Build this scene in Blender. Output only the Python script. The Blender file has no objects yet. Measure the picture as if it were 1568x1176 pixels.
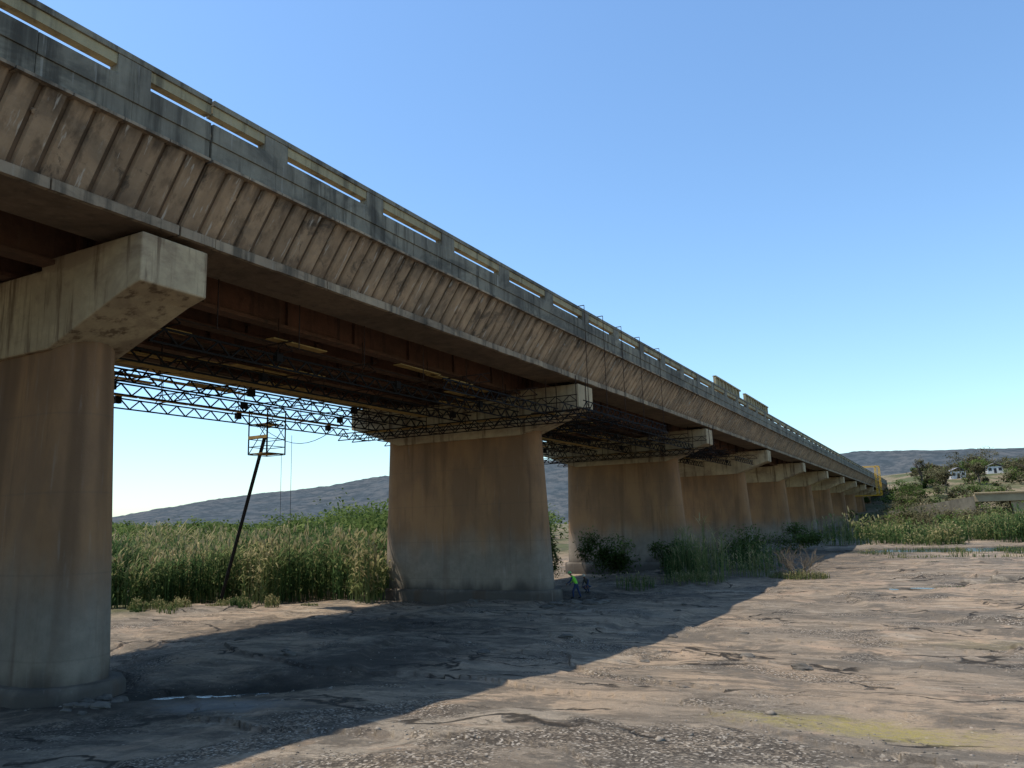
import bpy, bmesh, math, random
import numpy as np
from mathutils import Vector, Matrix
random.seed(4); rng=np.random.default_rng(7)
scene=bpy.context.scene
COL=scene.collection
CAM=(19.2,-15.0,4.65); AZ=math.radians(28.07); PITCH=math.radians(10.1); ROLL=-0.03
FW=np.array([-math.sin(AZ),math.cos(AZ)]); RT=np.array([math.cos(AZ),math.sin(AZ)])
def place(u,v):   # metres ahead / metres right of the viewpoint, on the map
    return CAM[0]+FW[0]*u+RT[0]*v, CAM[1]+FW[1]*u+RT[1]*v
# ---------------------------------------------------------------- noise
def _h(i,j,s):
    n=(i*374761393+j*668265263+s*1442695041)&0x7fffffff
    n=((n^(n>>13))*1274126177)&0x7fffffff
    n=n^(n>>16)
    return (n&0xffff)/65535.0
def vn(x,y,s=0):
    x=np.asarray(x,float);y=np.asarray(y,float)
    i=np.floor(x).astype(np.int64);j=np.floor(y).astype(np.int64)
    fx=x-i;fy=y-j;fx=fx*fx*(3-2*fx);fy=fy*fy*(3-2*fy)
    return (_h(i,j,s)*(1-fx)+_h(i+1,j,s)*fx)*(1-fy)+(_h(i,j+1,s)*(1-fx)+_h(i+1,j+1,s)*fx)*fy
def fbm(x,y,s=0,o=4):
    a=0;w=.5;t=0
    for k in range(o):
        a=a+w*vn(x*2**k,y*2**k,s+k*17);t+=w;w*=.5
    return a/t
def sm(a,b,x):
    t=np.clip((np.asarray(x,float)-a)/(b-a),0,1);return t*t*(3-2*t)
POOLS=[ # x,y, half len, half wid, angle, water z, depth
 (0.4,2.0,2.6,.75,0.55,-0.05,.16),
 (21.0,42.0,5.5,.45,0.45,0.0,.3),
 (30,99,24,5.0,0.25,-0.12,.6),
]
def H(x,y):
    x=np.asarray(x,float);y=np.asarray(y,float)
    d=np.hypot(x-CAM[0],y-CAM[1])
    wx=x+3*vn(x/6,y/6,5)+.6*vn(x/1.6,y/1.6,15);wy=y+3*vn(x/6,y/6,6)+.6*vn(x/1.6,y/1.6,16)
    n=fbm(wx/13,wy/12,1,3)*6.5
    f=n-np.floor(n)
    near=.35+.65*sm(18,34,d)
    ter=(np.floor(n)+sm(.80,.98,f))/6.5+.03*f
    rel=1.15*(ter-.38)*near+.15*fbm(x/1.9,y/1.9,9,3)+.012*vn(x/.35,y/.35,3)
    # thin bedding slabs stepping along the river direction
    q=(wx*.35+wy)/5.5+.9*fbm(wx/7,wy/4,41,2);f2=q-np.floor(q)
    rel=rel+.055*(1-sm(0,.09,f2))*sm(.35,.6,vn(x/7,y/7,61))-.05*f2
    rel=rel*(1-.55*sm(60,140,d))
    h=rel
    for (px,py,a,b,an,wz,dep) in POOLS:
        c,s=math.cos(an),math.sin(an)
        q1=(x-px)*c+(y-py)*s;q2=-(x-px)*s+(y-py)*c
        r=np.sqrt((q1/a)**2+(q2/b)**2)+.9*(fbm(x/1.0,y/1.0,21,3)-.5)
        w=1-sm(1.0,2.6,r)
        h=h*(1-w)+w*(wz+.06)
        h=h-dep*(1-sm(.5,1.15,r))
    h=h+.9*(1-sm(7,30,d))
    h=h-.6*sm(0,1,(-5-x)/6)*(1-sm(60,100,y))
    h=h+25*sm(200,500,y)*sm(-150,-20,x)+3*sm(150,220,y)*sm(-20,20,x)*fbm(x/30,y/30,4,2)
    h=h+1.2*sm(0,1,(-30-x)/40)
    return h
# ---------------------------------------------------------------- materials
def newmat(name):
    m=bpy.data.materials.new(name);m.use_nodes=True
    nt=m.node_tree;b=nt.nodes['Principled BSDF'];return m,nt,b
def N(nt,t,**k):
    n=nt.nodes.new(t)
    for a,v in k.items():
        if a in n.inputs.keys(): n.inputs[a].default_value=v
        else: setattr(n,a,v)
    return n
def mixc(nt,fac,a,b,mode='MIX'):
    n=nt.nodes.new('ShaderNodeMix');n.data_type='RGBA';n.blend_type=mode
    for s,v in ((n.inputs[0],fac),(n.inputs[6],a),(n.inputs[7],b)):
        if isinstance(v,(int,float)): s.default_value=v
        elif isinstance(v,tuple): s.default_value=v if len(v)==4 else (*v,1)
        else: nt.links.new(v,s)
    return n.outputs[2]
def ramp(nt,src,p0,p1,c0=0.,c1=1.):
    n=nt.nodes.new('ShaderNodeMapRange');n.interpolation_type='SMOOTHSTEP'
    if p0>p1: p0,p1,c0,c1=p1,p0,c1,c0
    n.inputs[1].default_value=p0;n.inputs[2].default_value=p1;n.inputs[3].default_value=c0;n.inputs[4].default_value=c1
    nt.links.new(src,n.inputs[0]);return n.outputs[0]
def mth(nt,op,a,b=None):
    n=nt.nodes.new('ShaderNodeMath');n.operation=op
    for i,v in enumerate((a,b)):
        if v is None: continue
        if isinstance(v,(int,float)): n.inputs[i].default_value=v
        else: nt.links.new(v,n.inputs[i])
    return n.outputs[0]
def pos(nt,sc=(1,1,1)):
    g=nt.nodes.new('ShaderNodeNewGeometry')
    m=nt.nodes.new('ShaderNodeMapping');m.inputs['Scale'].default_value=sc
    nt.links.new(g.outputs['Position'],m.inputs['Vector']);return m.outputs[0]
def noise(nt,vec,scale,detail=4,rough=.55,dist=0):
    n=nt.nodes.new('ShaderNodeTexNoise');n.inputs['Scale'].default_value=scale
    n.inputs['Detail'].default_value=detail;n.inputs['Roughness'].default_value=rough;n.inputs['Distortion'].default_value=dist
    nt.links.new(vec,n.inputs['Vector']);return n.outputs['Fac']
def bump(nt,b,h,st=.4,dist=.05):
    n=nt.nodes.new('ShaderNodeBump');n.inputs['Strength'].default_value=st;n.inputs['Distance'].default_value=dist
    nt.links.new(h,n.inputs['Height']);nt.links.new(n.outputs[0],b.inputs['Normal'])
def concrete(name,c1,c2,stain=(.05,.045,.035),sa=.6,lo=.5,hi=.72,pier=False,bands=False,blotch=None,pale=.3):
    m,nt,b=newmat(name)
    P=pos(nt)
    col=mixc(nt,ramp(nt,noise(nt,P,.35,5,.6),.35,.65),c1,c2)
    col=mixc(nt,ramp(nt,noise(nt,P,2.3,5,.7),.3,.75,0,.5),col,tuple(v*.55 for v in c1))
    if blotch:
        col=mixc(nt,ramp(nt,noise(nt,pos(nt,(.5,.5,.9)),.5,6,.7,.5),.48,.62,0,.75),col,blotch)
    if pier:
        sp=N(nt,'ShaderNodeSeparateXYZ');nt.links.new(P,sp.inputs[0])
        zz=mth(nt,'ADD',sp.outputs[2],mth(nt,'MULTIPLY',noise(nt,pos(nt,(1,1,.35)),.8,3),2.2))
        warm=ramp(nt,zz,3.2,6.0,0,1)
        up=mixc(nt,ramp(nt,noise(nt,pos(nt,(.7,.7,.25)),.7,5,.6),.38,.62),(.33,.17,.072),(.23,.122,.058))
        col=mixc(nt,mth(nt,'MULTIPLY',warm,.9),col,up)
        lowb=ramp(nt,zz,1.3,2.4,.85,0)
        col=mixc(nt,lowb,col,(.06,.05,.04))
        lj=mth(nt,'FRACT',mth(nt,'MULTIPLY',sp.outputs[2],.42))
        col=mixc(nt,ramp(nt,mth(nt,'ABSOLUTE',mth(nt,'SUBTRACT',lj,.5)),0.0,.02,.2,0),col,(.1,.08,.06))
        dr=noise(nt,pos(nt,(.9,.9,.04)),.8,3,.5)
        col=mixc(nt,ramp(nt,dr,.54,.68,0,.5),col,(.09,.05,.026))
    st=noise(nt,pos(nt,(1.3,1.3,.10)),1.6,5,.65)
    col=mixc(nt,ramp(nt,st,lo,hi,0,sa),col,stain)
    st2=noise(nt,pos(nt,(2.2,2.2,.16)),2.4,4,.6)
    col=mixc(nt,ramp(nt,st2,.60,.75,0,pale),col,(.42,.39,.33))
    if bands:
        b1=noise(nt,pos(nt,(.02,1.6,.02)),1.0,2,.5)
        col=mixc(nt,ramp(nt,b1,.38,.62,0,.42),col,tuple(v*.45 for v in c1))
        sp=N(nt,'ShaderNodeSeparateXYZ');nt.links.new(P,sp.inputs[0])
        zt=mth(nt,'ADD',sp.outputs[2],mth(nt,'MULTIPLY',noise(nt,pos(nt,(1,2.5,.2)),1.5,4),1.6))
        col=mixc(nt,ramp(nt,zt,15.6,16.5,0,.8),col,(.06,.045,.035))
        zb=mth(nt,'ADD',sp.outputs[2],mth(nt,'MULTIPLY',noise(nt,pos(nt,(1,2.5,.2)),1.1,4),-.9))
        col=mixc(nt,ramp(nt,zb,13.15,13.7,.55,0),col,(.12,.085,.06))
        bl=noise(nt,pos(nt,(.3,.9,.9)),.8,6,.75,1.)
        col=mixc(nt,ramp(nt,bl,.56,.66,0,.7),col,(.06,.05,.04))
        lr=noise(nt,pos(nt,(1.,5.,.5)),1.2,4,.6)
        col=mixc(nt,ramp(nt,lr,.60,.68,0,.65),col,(.52,.48,.41))
    nt.links.new(col,b.inputs['Base Color']);b.inputs['Roughness'].default_value=.92
    b.inputs['Specular IOR Level'].default_value=.2
    h=mth(nt,'ADD',noise(nt,P,6,6,.7),mth(nt,'MULTIPLY',noise(nt,P,45,3,.6),.3))
    bump(nt,b,h,.6,.035)
    return m
def plain(name,c,rough=.7,var=.35,sc=3.,metal=0.):
    m,nt,b=newmat(name);P=pos(nt)
    col=mixc(nt,ramp(nt,noise(nt,P,sc,4,.65),.3,.7),c,tuple(v*(1-var) for v in c))
    nt.links.new(col,b.inputs['Base Color']);b.inputs['Roughness'].default_value=rough;b.inputs['Metallic'].default_value=metal
    b.inputs['Specular IOR Level'].default_value=.2
    return m
def foliage(name,cols,transl=.35):
    m,nt,b=newmat(name)
    at=nt.nodes.new('ShaderNodeAttribute');at.attribute_name='tint'
    cr=nt.nodes.new('ShaderNodeValToRGB');e=cr.color_ramp.elements
    for i,(p,c) in enumerate(cols):
        if i<2: e[i].position=p;e[i].color=(*c,1)
        else:
            k=e.new(p);k.color=(*c,1)
    nt.links.new(at.outputs['Fac'],cr.inputs[0])
    P=pos(nt)
    col=mixc(nt,ramp(nt,noise(nt,P,.25,3),.35,.65,0,.3),cr.outputs[0],tuple(v*.7 for v in cols[1][1]))
    d=nt.nodes.new('ShaderNodeBsdfDiffuse');t=nt.nodes.new('ShaderNodeBsdfTranslucent')
    nt.links.new(col,d.inputs[0]);nt.links.new(col,t.inputs[0])
    mx=nt.nodes.new('ShaderNodeMixShader');mx.inputs[0].default_value=transl
    nt.links.new(d.outputs[0],mx.inputs[1]);nt.links.new(t.outputs[0],mx.inputs[2])
    nt.links.new(mx.outputs[0],nt.nodes['Material Output'].inputs[0])
    return m
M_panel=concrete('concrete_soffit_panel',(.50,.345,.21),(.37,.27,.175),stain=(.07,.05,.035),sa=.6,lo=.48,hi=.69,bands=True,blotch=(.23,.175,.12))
M_par=concrete('concrete_parapet',(.28,.25,.18),(.18,.16,.12),stain=(.04,.035,.027),sa=.65,lo=.46,hi=.66,blotch=(.09,.083,.065),pale=.6)
M_lip=concrete('concrete_lip',(.42,.32,.21),(.29,.22,.15),sa=.7,lo=.45,hi=.65,blotch=(.13,.10,.07))
M_rail=concrete('concrete_rail_cream',(.42,.35,.20),(.33,.275,.16),sa=.6,lo=.48,hi=.68)
M_cap=concrete('concrete_cap',(.55,.42,.25),(.40,.30,.18),stain=(.10,.055,.03),sa=.75,lo=.5,hi=.66,blotch=(.26,.18,.11),pale=.15)
M_pier=concrete('concrete_pier',(.27,.22,.16),(.20,.165,.125),stain=(.085,.05,.03),sa=.45,lo=.52,hi=.74,pier=True,pale=.15)
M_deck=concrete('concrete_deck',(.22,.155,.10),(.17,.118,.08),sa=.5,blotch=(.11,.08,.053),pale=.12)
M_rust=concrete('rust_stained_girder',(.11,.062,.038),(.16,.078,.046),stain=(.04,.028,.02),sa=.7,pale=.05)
M_steel=plain('dark_scaffold_steel',(.016,.013,.011),.9,.4,4)
M_tube=plain('rust_scaffold_tube',(.05,.028,.018),.9,.5,2)
M_board=plain('timber_plank',(.42,.26,.08),.8,.4,2)
M_yel=plain('yellow_paint',(.75,.42,.03),.5,.3,2)
M_twig=plain('dry_twigs',(.17,.13,.085),.9,.4,3)
M_bark=plain('bark',(.13,.10,.075),.9,.5,2)
M_cause=plain('causeway_concrete',(.17,.15,.11),.9,.5,.3)
M_beam=plain('low_bridge_concrete',(.38,.29,.17),.9,.3,.3)
def ground_mat():
    m,nt,b=newmat('rock_and_soil')
    P=pos(nt)
    big=noise(nt,P,.11,5,.62,.6)
    col=mixc(nt,ramp(nt,big,.40,.60),(.38,.285,.195),(.27,.22,.165))
    n2=noise(nt,pos(nt,(.5,1.6,1)),.5,6,.68,.8)
    col=mixc(nt,ramp(nt,n2,.44,.60,0,.85),col,(.15,.122,.093))
    n3=noise(nt,P,.33,5,.6,1.0)
    col=mixc(nt,ramp(nt,n3,.54,.68,0,.65),col,(.46,.325,.22))
    n5=noise(nt,P,.17,6,.72,.5)
    col=mixc(nt,ramp(nt,n5,.52,.59,0,.75),col,(.135,.117,.095))
    n9=noise(nt,pos(nt,(.6,1.2,1)),.25,7,.75,.3)
    col=mixc(nt,ramp(nt,n9,.56,.62,0,.55),col,(.44,.37,.28))
    n4=noise(nt,P,5,6,.75)
    col=mixc(nt,ramp(nt,n4,.4,.85,0,.55),col,(.11,.088,.065))
    n6=noise(nt,P,1.6,7,.82)
    col=mixc(nt,ramp(nt,n6,.55,.66,0,.5),col,(.50,.40,.29))
    n7=noise(nt,pos(nt,(1,1.7,1)),.9,7,.8,.6)
    col=mixc(nt,ramp(nt,n7,.55,.64,0,.75),col,(.075,.062,.048))
    n8=noise(nt,P,9,5,.8)
    col=mixc(nt,ramp(nt,n8,.58,.68,0,.55),col,(.06,.05,.04))
    gm=ramp(nt,noise(nt,P,.22,5,.65,.5),.51,.61)
    vo=N(nt,'ShaderNodeTexVoronoi');vo.inputs['Scale'].default_value=21.;nt.links.new(P,vo.inputs['Vector'])
    sc=N(nt,'ShaderNodeSeparateColor');nt.links.new(vo.outputs['Color'],sc.inputs[0])
    dk=mth(nt,'MULTIPLY',gm,ramp(nt,sc.outputs[0],.38,.46,0,.8))
    col=mixc(nt,dk,col,(.055,.046,.037))
    lt=mth(nt,'MULTIPLY',gm,ramp(nt,sc.outputs[1],.87,.91,0,.65))
    col=mixc(nt,lt,col,(.56,.49,.40))
    vo2=N(nt,'ShaderNodeTexVoronoi');vo2.inputs['Scale'].default_value=4.1;nt.links.new(P,vo2.inputs['Vector'])
    sc2=N(nt,'ShaderNodeSeparateColor');nt.links.new(vo2.outputs['Color'],sc2.inputs[0])
    peb=mth(nt,'MULTIPLY',ramp(nt,vo2.outputs['Distance'],.15,.09),ramp(nt,sc2.outputs[0],.92,.94))
    col=mixc(nt,mth(nt,'MULTIPLY',peb,.6),col,(.60,.53,.43))
    wv=N(nt,'ShaderNodeTexNoise');wv.inputs['Scale'].default_value=.35;wv.inputs['Detail'].default_value=6;nt.links.new(P,wv.inputs['Vector'])
    va=nt.nodes.new('ShaderNodeVectorMath');va.operation='MULTIPLY_ADD'
    nt.links.new(wv.outputs['Color'],va.inputs[0]);va.inputs[1].default_value=(7,7,0);nt.links.new(pos(nt,(.55,1.5,1)),va.inputs[2])
    vc=N(nt,'ShaderNodeTexVoronoi');vc.feature='DISTANCE_TO_EDGE';vc.inputs['Scale'].default_value=.13;nt.links.new(va.outputs[0],vc.inputs['Vector'])
    ck=mth(nt,'MULTIPLY',ramp(nt,vc.outputs['Distance'],.004,.018,1,0),ramp(nt,noise(nt,P,.3,2),.44,.52))
    col=mixc(nt,mth(nt,'MULTIPLY',ck,.9),col,(.03,.025,.02))
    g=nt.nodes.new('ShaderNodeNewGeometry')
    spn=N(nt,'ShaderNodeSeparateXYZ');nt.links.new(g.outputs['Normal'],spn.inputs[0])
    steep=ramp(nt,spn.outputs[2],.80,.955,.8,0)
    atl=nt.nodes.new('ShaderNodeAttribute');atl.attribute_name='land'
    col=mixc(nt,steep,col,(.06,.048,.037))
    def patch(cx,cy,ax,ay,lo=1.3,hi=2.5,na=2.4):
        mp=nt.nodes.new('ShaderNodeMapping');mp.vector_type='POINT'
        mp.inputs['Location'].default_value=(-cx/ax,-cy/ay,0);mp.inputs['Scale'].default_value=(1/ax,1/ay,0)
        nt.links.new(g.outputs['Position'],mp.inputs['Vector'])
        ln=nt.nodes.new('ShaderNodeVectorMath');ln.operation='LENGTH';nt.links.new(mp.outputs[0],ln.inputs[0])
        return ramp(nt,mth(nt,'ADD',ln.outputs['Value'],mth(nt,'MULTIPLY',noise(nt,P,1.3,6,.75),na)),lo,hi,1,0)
    brk=ramp(nt,noise(nt,P,7,6,.8),.42,.58,.3,1)
    lich=mth(nt,'MAXIMUM',patch(17.6,1.9,2.8,1.1),mth(nt,'MULTIPLY',patch(21,19,4,1.5),.25))
    lich=mth(nt,'MULTIPLY',lich,brk)
    col=mixc(nt,mth(nt,'MULTIPLY',lich,.9),col,(.33,.275,.08))
    deckshade=mth(nt,'MAXIMUM',patch(-.5,-.5,8,4.5),patch(-7,16,11,6))  # shade under the deck painted into the rock colour as dark patches
    deckshade=mth(nt,'MAXIMUM',deckshade,patch(1.5,6,4,9))
    deckshade=mth(nt,'MAXIMUM',deckshade,patch(-5,34,14,5))
    deckshade=mth(nt,'MAXIMUM',deckshade,mth(nt,'MULTIPLY',patch(4,70,14,30),.7))
    col=mixc(nt,mth(nt,'MULTIPLY',deckshade,.82),col,(.050,.042,.034))
    silt=patch(2.6,-.3,2.4,.9,1.4,2.3,2.0)
    col=mixc(nt,mth(nt,'MULTIPLY',silt,.5),col,(.27,.27,.26))
    col=mixc(nt,1.0,col,(.89,.87,.84),'MULTIPLY')
    lc=mixc(nt,ramp(nt,noise(nt,P,.06,6,.65),.42,.58),(.22,.165,.105),(.085,.09,.04))
    lc=mixc(nt,ramp(nt,noise(nt,P,.7,4,.65),.45,.65,0,.6),lc,(.06,.065,.03))
    col=mixc(nt,atl.outputs['Fac'],col,lc)
    aw=nt.nodes.new('ShaderNodeAttribute');aw.attribute_name='wet'
    col=mixc(nt,mth(nt,'MULTIPLY',aw.outputs['Fac'],.8),col,(.03,.028,.022))
    nt.links.new(col,b.inputs['Base Color'])
    b.inputs['Roughness'].default_value=.93;b.inputs['Specular IOR Level'].default_value=.1
    h=mth(nt,'ADD',mth(nt,'MULTIPLY',n4,.4),mth(nt,'MULTIPLY',n2,1.0))
    h=mth(nt,'ADD',h,mth(nt,'MULTIPLY',n6,.6))
    h=mth(nt,'SUBTRACT',h,mth(nt,'MULTIPLY',n7,.5))
    h=mth(nt,'SUBTRACT',h,mth(nt,'MULTIPLY',ck,.8))
    h=mth(nt,'ADD',h,mth(nt,'MULTIPLY',noise(nt,P,28,4,.7),.10))
    bump(nt,b,h,.85,.16)
    return m
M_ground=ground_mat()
# ---------------------------------------------------------------- mesh helpers
def obj(name,me,mat=None,parent=None):
    o=bpy.data.objects.new(name,me);COL.objects.link(o)
    if mat: me.materials.append(mat)
    if parent: o.parent=parent
    return o
def empty(name,loc=(0,0,0)):
    o=bpy.data.objects.new(name,None);o.empty_display_size=1;COL.objects.link(o);o.location=loc;return o
class MB:
    def __init__(s): s.v=[];s.f=[]
    def box(s,a,b):
        i=len(s.v);x0,y0,z0=a;x1,y1,z1=b
        s.v+=[(x0,y0,z0),(x1,y0,z0),(x1,y1,z0),(x0,y1,z0),(x0,y0,z1),(x1,y0,z1),(x1,y1,z1),(x0,y1,z1)]
        s.f+=[tuple(i+k for k in q) for q in ((0,3,2,1),(4,5,6,7),(0,1,5,4),(1,2,6,5),(2,3,7,6),(3,0,4,7))]
    def hexa(s,p):
        i=len(s.v);s.v+=list(p)
        s.f+=[tuple(i+k for k in q) for q in ((0,3,2,1),(4,5,6,7),(0,1,5,4),(1,2,6,5),(2,3,7,6),(3,0,4,7))]
    def bar(s,p,q,r,n=4,r2=None):
        p=Vector(p);q=Vector(q);d=(q-p)
        if d.length<1e-6:return
        d.normalize();r2=r if r2 is None else r2
        a=d.cross(Vector((0,0,1)) if abs(d.z)<.9 else Vector((1,0,0))).normalized();b=d.cross(a)
        i=len(s.v)
        for c,rr in ((p,r),(q,r2)):
            for k in range(n):
                t=2*math.pi*(k+.5)/n
                s.v.append(tuple(c+a*math.cos(t)*rr+b*math.sin(t)*rr))
        for k in range(n):
            s.f.append((i+k,i+(k+1)%n,i+n+(k+1)%n,i+n+k))
        s.f.append(tuple(i+k for k in range(n))[::-1]);s.f.append(tuple(i+n+k for k in range(n)))
    def prismY(s,prof,y0,y1):
        i=len(s.v);n=len(prof)
        for y in (y0,y1):
            s.v+=[(x,y,z) for x,z in prof]
        for k in range(n): s.f.append((i+k,i+(k+1)%n,i+n+(k+1)%n,i+n+k))
        s.f.append(tuple(i+k for k in range(n)));s.f.append(tuple(i+n+k for k in range(n))[::-1])
    def make(s,name,mat,parent=None,bevel=0,loc=None):
        me=bpy.data.meshes.new(name);me.from_pydata(s.v,[],s.f)
        bm=bmesh.new();bm.from_mesh(me);bmesh.ops.recalc_face_normals(bm,faces=bm.faces);bm.to_mesh(me);bm.free()
        o=obj(name,me,mat,parent)
        if bevel:
            m=o.modifiers.new('bevel','BEVEL');m.width=bevel;m.segments=2;m.limit_method='ANGLE'
        if loc:o.location=loc
        return o
def npmesh(name,V,F,mat,attrs={},parent=None,smooth=False):
    me=bpy.data.meshes.new(name);k=F.shape[1]
    me.vertices.add(len(V));me.vertices.foreach_set('co',V.astype(np.float32).ravel())
    me.loops.add(F.size);me.loops.foreach_set('vertex_index',F.astype(np.int32).ravel())
    me.polygons.add(len(F));me.polygons.foreach_set('loop_start',np.arange(0,F.size,k,dtype=np.int32))
    try: me.polygons.foreach_set('loop_total',np.full(len(F),k,dtype=np.int32))
    except Exception: pass
    for a,d in attrs.items():
        at=me.attributes.new(a,'FLOAT','POINT');at.data.foreach_set('value',d.astype(np.float32))
    if smooth: me.polygons.foreach_set('use_smooth',np.ones(len(F),dtype=bool))
    me.update(calc_edges=True);me.validate()
    return obj(name,me,mat,parent)
# ---------------------------------------------------------------- ground
nr,na1,na2=600,900,150
r=1.5*np.exp(np.linspace(0,math.log(7000/1.5),nr))
c0=math.pi/2+AZ
th=np.concatenate([np.linspace(c0-.75,c0+.75,na1,endpoint=False),np.linspace(c0+.75,c0-.75+2*math.pi,na2,endpoint=False)])
na=len(th)
R,T=np.meshgrid(r,th,indexing='ij')
X=CAM[0]+R*np.cos(T);Y=CAM[1]+R*np.sin(T);Z=H(X,Y)
V=np.stack([X.ravel(),Y.ravel(),Z.ravel()],1)
I=np.arange(nr*na).reshape(nr,na)
F=np.stack([I[:-1].ravel(),I[1:].ravel(),np.roll(I,-1,1)[1:].ravel(),np.roll(I,-1,1)[:-1].ravel()],1)
x=V[:,0];y=V[:,1]
land=np.clip(sm(0,1,(-24-x+3*(vn(x/4,y/4,2)-.5))/4)+sm(128,150,y+10*(vn(x/12,y/12,8)-.5)),0,1)
wet=np.zeros(len(V))
for (px,py,a,b,an,wz,dep) in POOLS:
    c,s=math.cos(an),math.sin(an)
    q1=(x-px)*c+(y-py)*s;q2=-(x-px)*s+(y-py)*c
    rr=np.sqrt((q1/a)**2+(q2/b)**2)
    wet=np.maximum(wet,(1-sm(.9,2.0,rr+.9*(fbm(x/1.1,y/1.1,31,3)-.5))))
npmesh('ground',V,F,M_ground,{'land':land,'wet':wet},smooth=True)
def water_mat():
    m,nt,b=newmat('water');b.inputs['Base Color'].default_value=(.025,.026,.018,1);b.inputs['Roughness'].default_value=.16
    b.inputs['IOR'].default_value=1.33
    bump(nt,b,noise(nt,pos(nt),5,3),.25,.04);return m
M_water=water_mat()
for (px,py,a,b_,an,wz,dep),nm in zip(POOLS,('puddle','rock_pool','river_water')):
    bm=bmesh.new();vs=[]
    for k in range(48):
        t=2*math.pi*k/48;q1=a*1.45*math.cos(t);q2=b_*1.45*math.sin(t)
        vs.append(bm.verts.new((px+q1*math.cos(an)-q2*math.sin(an),py+q1*math.sin(an)+q2*math.cos(an),wz)))
    bm.faces.new(vs);me=bpy.data.meshes.new(nm);bm.to_mesh(me);bm.free();obj(nm,me,M_water)
# ---------------------------------------------------------------- bridge
bridge=empty('concrete_road_bridge')
SP=31.0;Y0,NSP=-62.0,13
cx=-9.1
mir=lambda x:2*cx-x
deck=MB();pan=MB();lip=MB();par=MB();rail=MB();gird=MB();drain=MB()
prof=[(1.15,15.5),(-0.05,13.72),(-0.05,13.45),(-2.4,13.45),(-2.6,15.2),(-15.6,15.2),(-15.8,13.45),(-18.15,13.45),(-18.15,13.72),(-19.35,15.5),(-19.35,15.9),(1.15,15.9)]
for k in range(NSP):
    a=Y0+k*SP+.03;b=a+SP-.06
    deck.prismY(prof,a,b)
    n=44;w=(b-a)/n
    for j in range(n):
        ya=a+j*w+.04+random.uniform(0,.02);yb=a+(j+1)*w-.04-random.uniform(0,.02)
        t=.065+random.uniform(-.018,.018)
        nx,nz=.829*t,-.559*t
        t2=t+random.uniform(-.03,.012);nx2,nz2=.829*t2,-.559*t2
        P0=(1.2,15.46);P1=(-.03,13.7)
        tt=.045
        pan.hexa([(P1[0]-.02,ya,P1[1]),(P1[0]+nx,ya+tt,P1[1]+nz),(P1[0]+nx2,yb-tt,P1[1]+nz2),(P1[0]-.02,yb,P1[1]),
                  (P0[0]-.02,ya,P0[1]),(P0[0]+nx,ya+tt,P0[1]+nz),(P0[0]+nx2,yb-tt,P0[1]+nz2),(P0[0]-.02,yb,P0[1])])
    for j in range(24):
        w2=(b-a)/24
        ya=a+j*w2;yb=ya+w2-random.choice((.004,.004,.02,.05))
        e=random.uniform(-.015,.015)
        lip.box((-.04,ya,13.40+random.uniform(-.015,.02)),(.13+e,yb,13.70+e*.8))
    for j in range(22):
        w3=(b-a)/22;ya=a+j*w3
        lip.box((1.0,ya,15.44),(1.39,ya+w3-.03,15.525))
    w2=(b-a)/6
    for j in range(6):
        ya=a+j*w2;yb=ya+w2-.02
        e=random.uniform(-.010,.010)
        for q in range(2):
            yq=ya+q*w2/2
            par.box((.98,yq,15.53),(1.30+e,yq+w2/2-(.02 if q else .004),16.10))
            par.box((.96,yq,16.10),(1.345+e,yq+w2/2-(.02 if q else .004),16.67))
        par.box((mir(1.3),ya,15.5),(mir(.98),yb,16.67))
        yc=a+w2*(j+.5)
        for xa,xb in ((.98,1.33),(mir(1.33),mir(.98))):
            par.box((xa,yc-.5,16.66),(xb,yc+.5,17.26))
        for xa,xb in ((1.0,1.29),(mir(1.29),mir(1.0))):
            y1=yc-w2+.5 if j>0 else a
            rail.box((xa,y1+.003,16.96),(xb,yc-.503,17.262))
            if j==5: rail.box((xa,yc+.503,16.96),(xb,b,17.262))
    for q in range(2):
        for xa,xb in ((.96,1.35),(mir(1.35),mir(.96))):
            ya=a+q*(b-a)/2;par.box((xa,ya,17.265),(xb,ya+(b-a)/2-.02,17.44))
    for j in range(5):
        yd=a+1.3+j*6.2
        drain.bar((.72,yd,14.98),(.86,yd,14.87),.075,12)
    for gx in (-4.4,-6.75,-9.1,-11.45,-13.8):
        gird.box((gx-.30,a,12.98),(gx+.30,b,13.12));gird.box((gx-.09,a,13.12),(gx+.09,b,15.1));gird.box((gx-.35,a,15.1),(gx+.35,b,15.198))
        for j in range(8):
            ys=a+.15+j*(b-a-.5)/7
            gird.box((gx-.24,ys,13.122),(gx+.24,ys+.12,15.098))
    for j in range(1,7):
        ys=a+j*SP/7
        for g1,g2 in ((-4.4,-6.75),(-6.75,-9.1),(-9.1,-11.45),(-11.45,-13.8)):
            gird.box((g2+.09,ys-.1,13.5),(g1-.09,ys+.1,15.19))
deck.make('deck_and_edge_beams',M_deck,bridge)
pan.make('ribbed_fascia_panels',M_panel,bridge)
lip.make('edge_lips',M_lip,bridge)
par.make('parapet',M_par,bridge,bevel=.012)
rail.make('top_rail',M_rail,bridge)
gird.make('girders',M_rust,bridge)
drain.make('drain_outlets',M_panel,bridge)
cp=MB()
CP=[(0,11.75),(0,13.22),(-4.8,13.22),(-4.8,12.9),(-13.4,12.9),(-13.4,13.22),(-18.2,13.22),(-18.2,11.75),(-17.4,11.55),(-14.0,10.3),(-4.2,10.3),(-.8,11.55)]
cp.prismY(CP,-1.15,1.15)
capo=cp.make('pier_cap',M_cap,bridge,bevel=.05)
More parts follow.
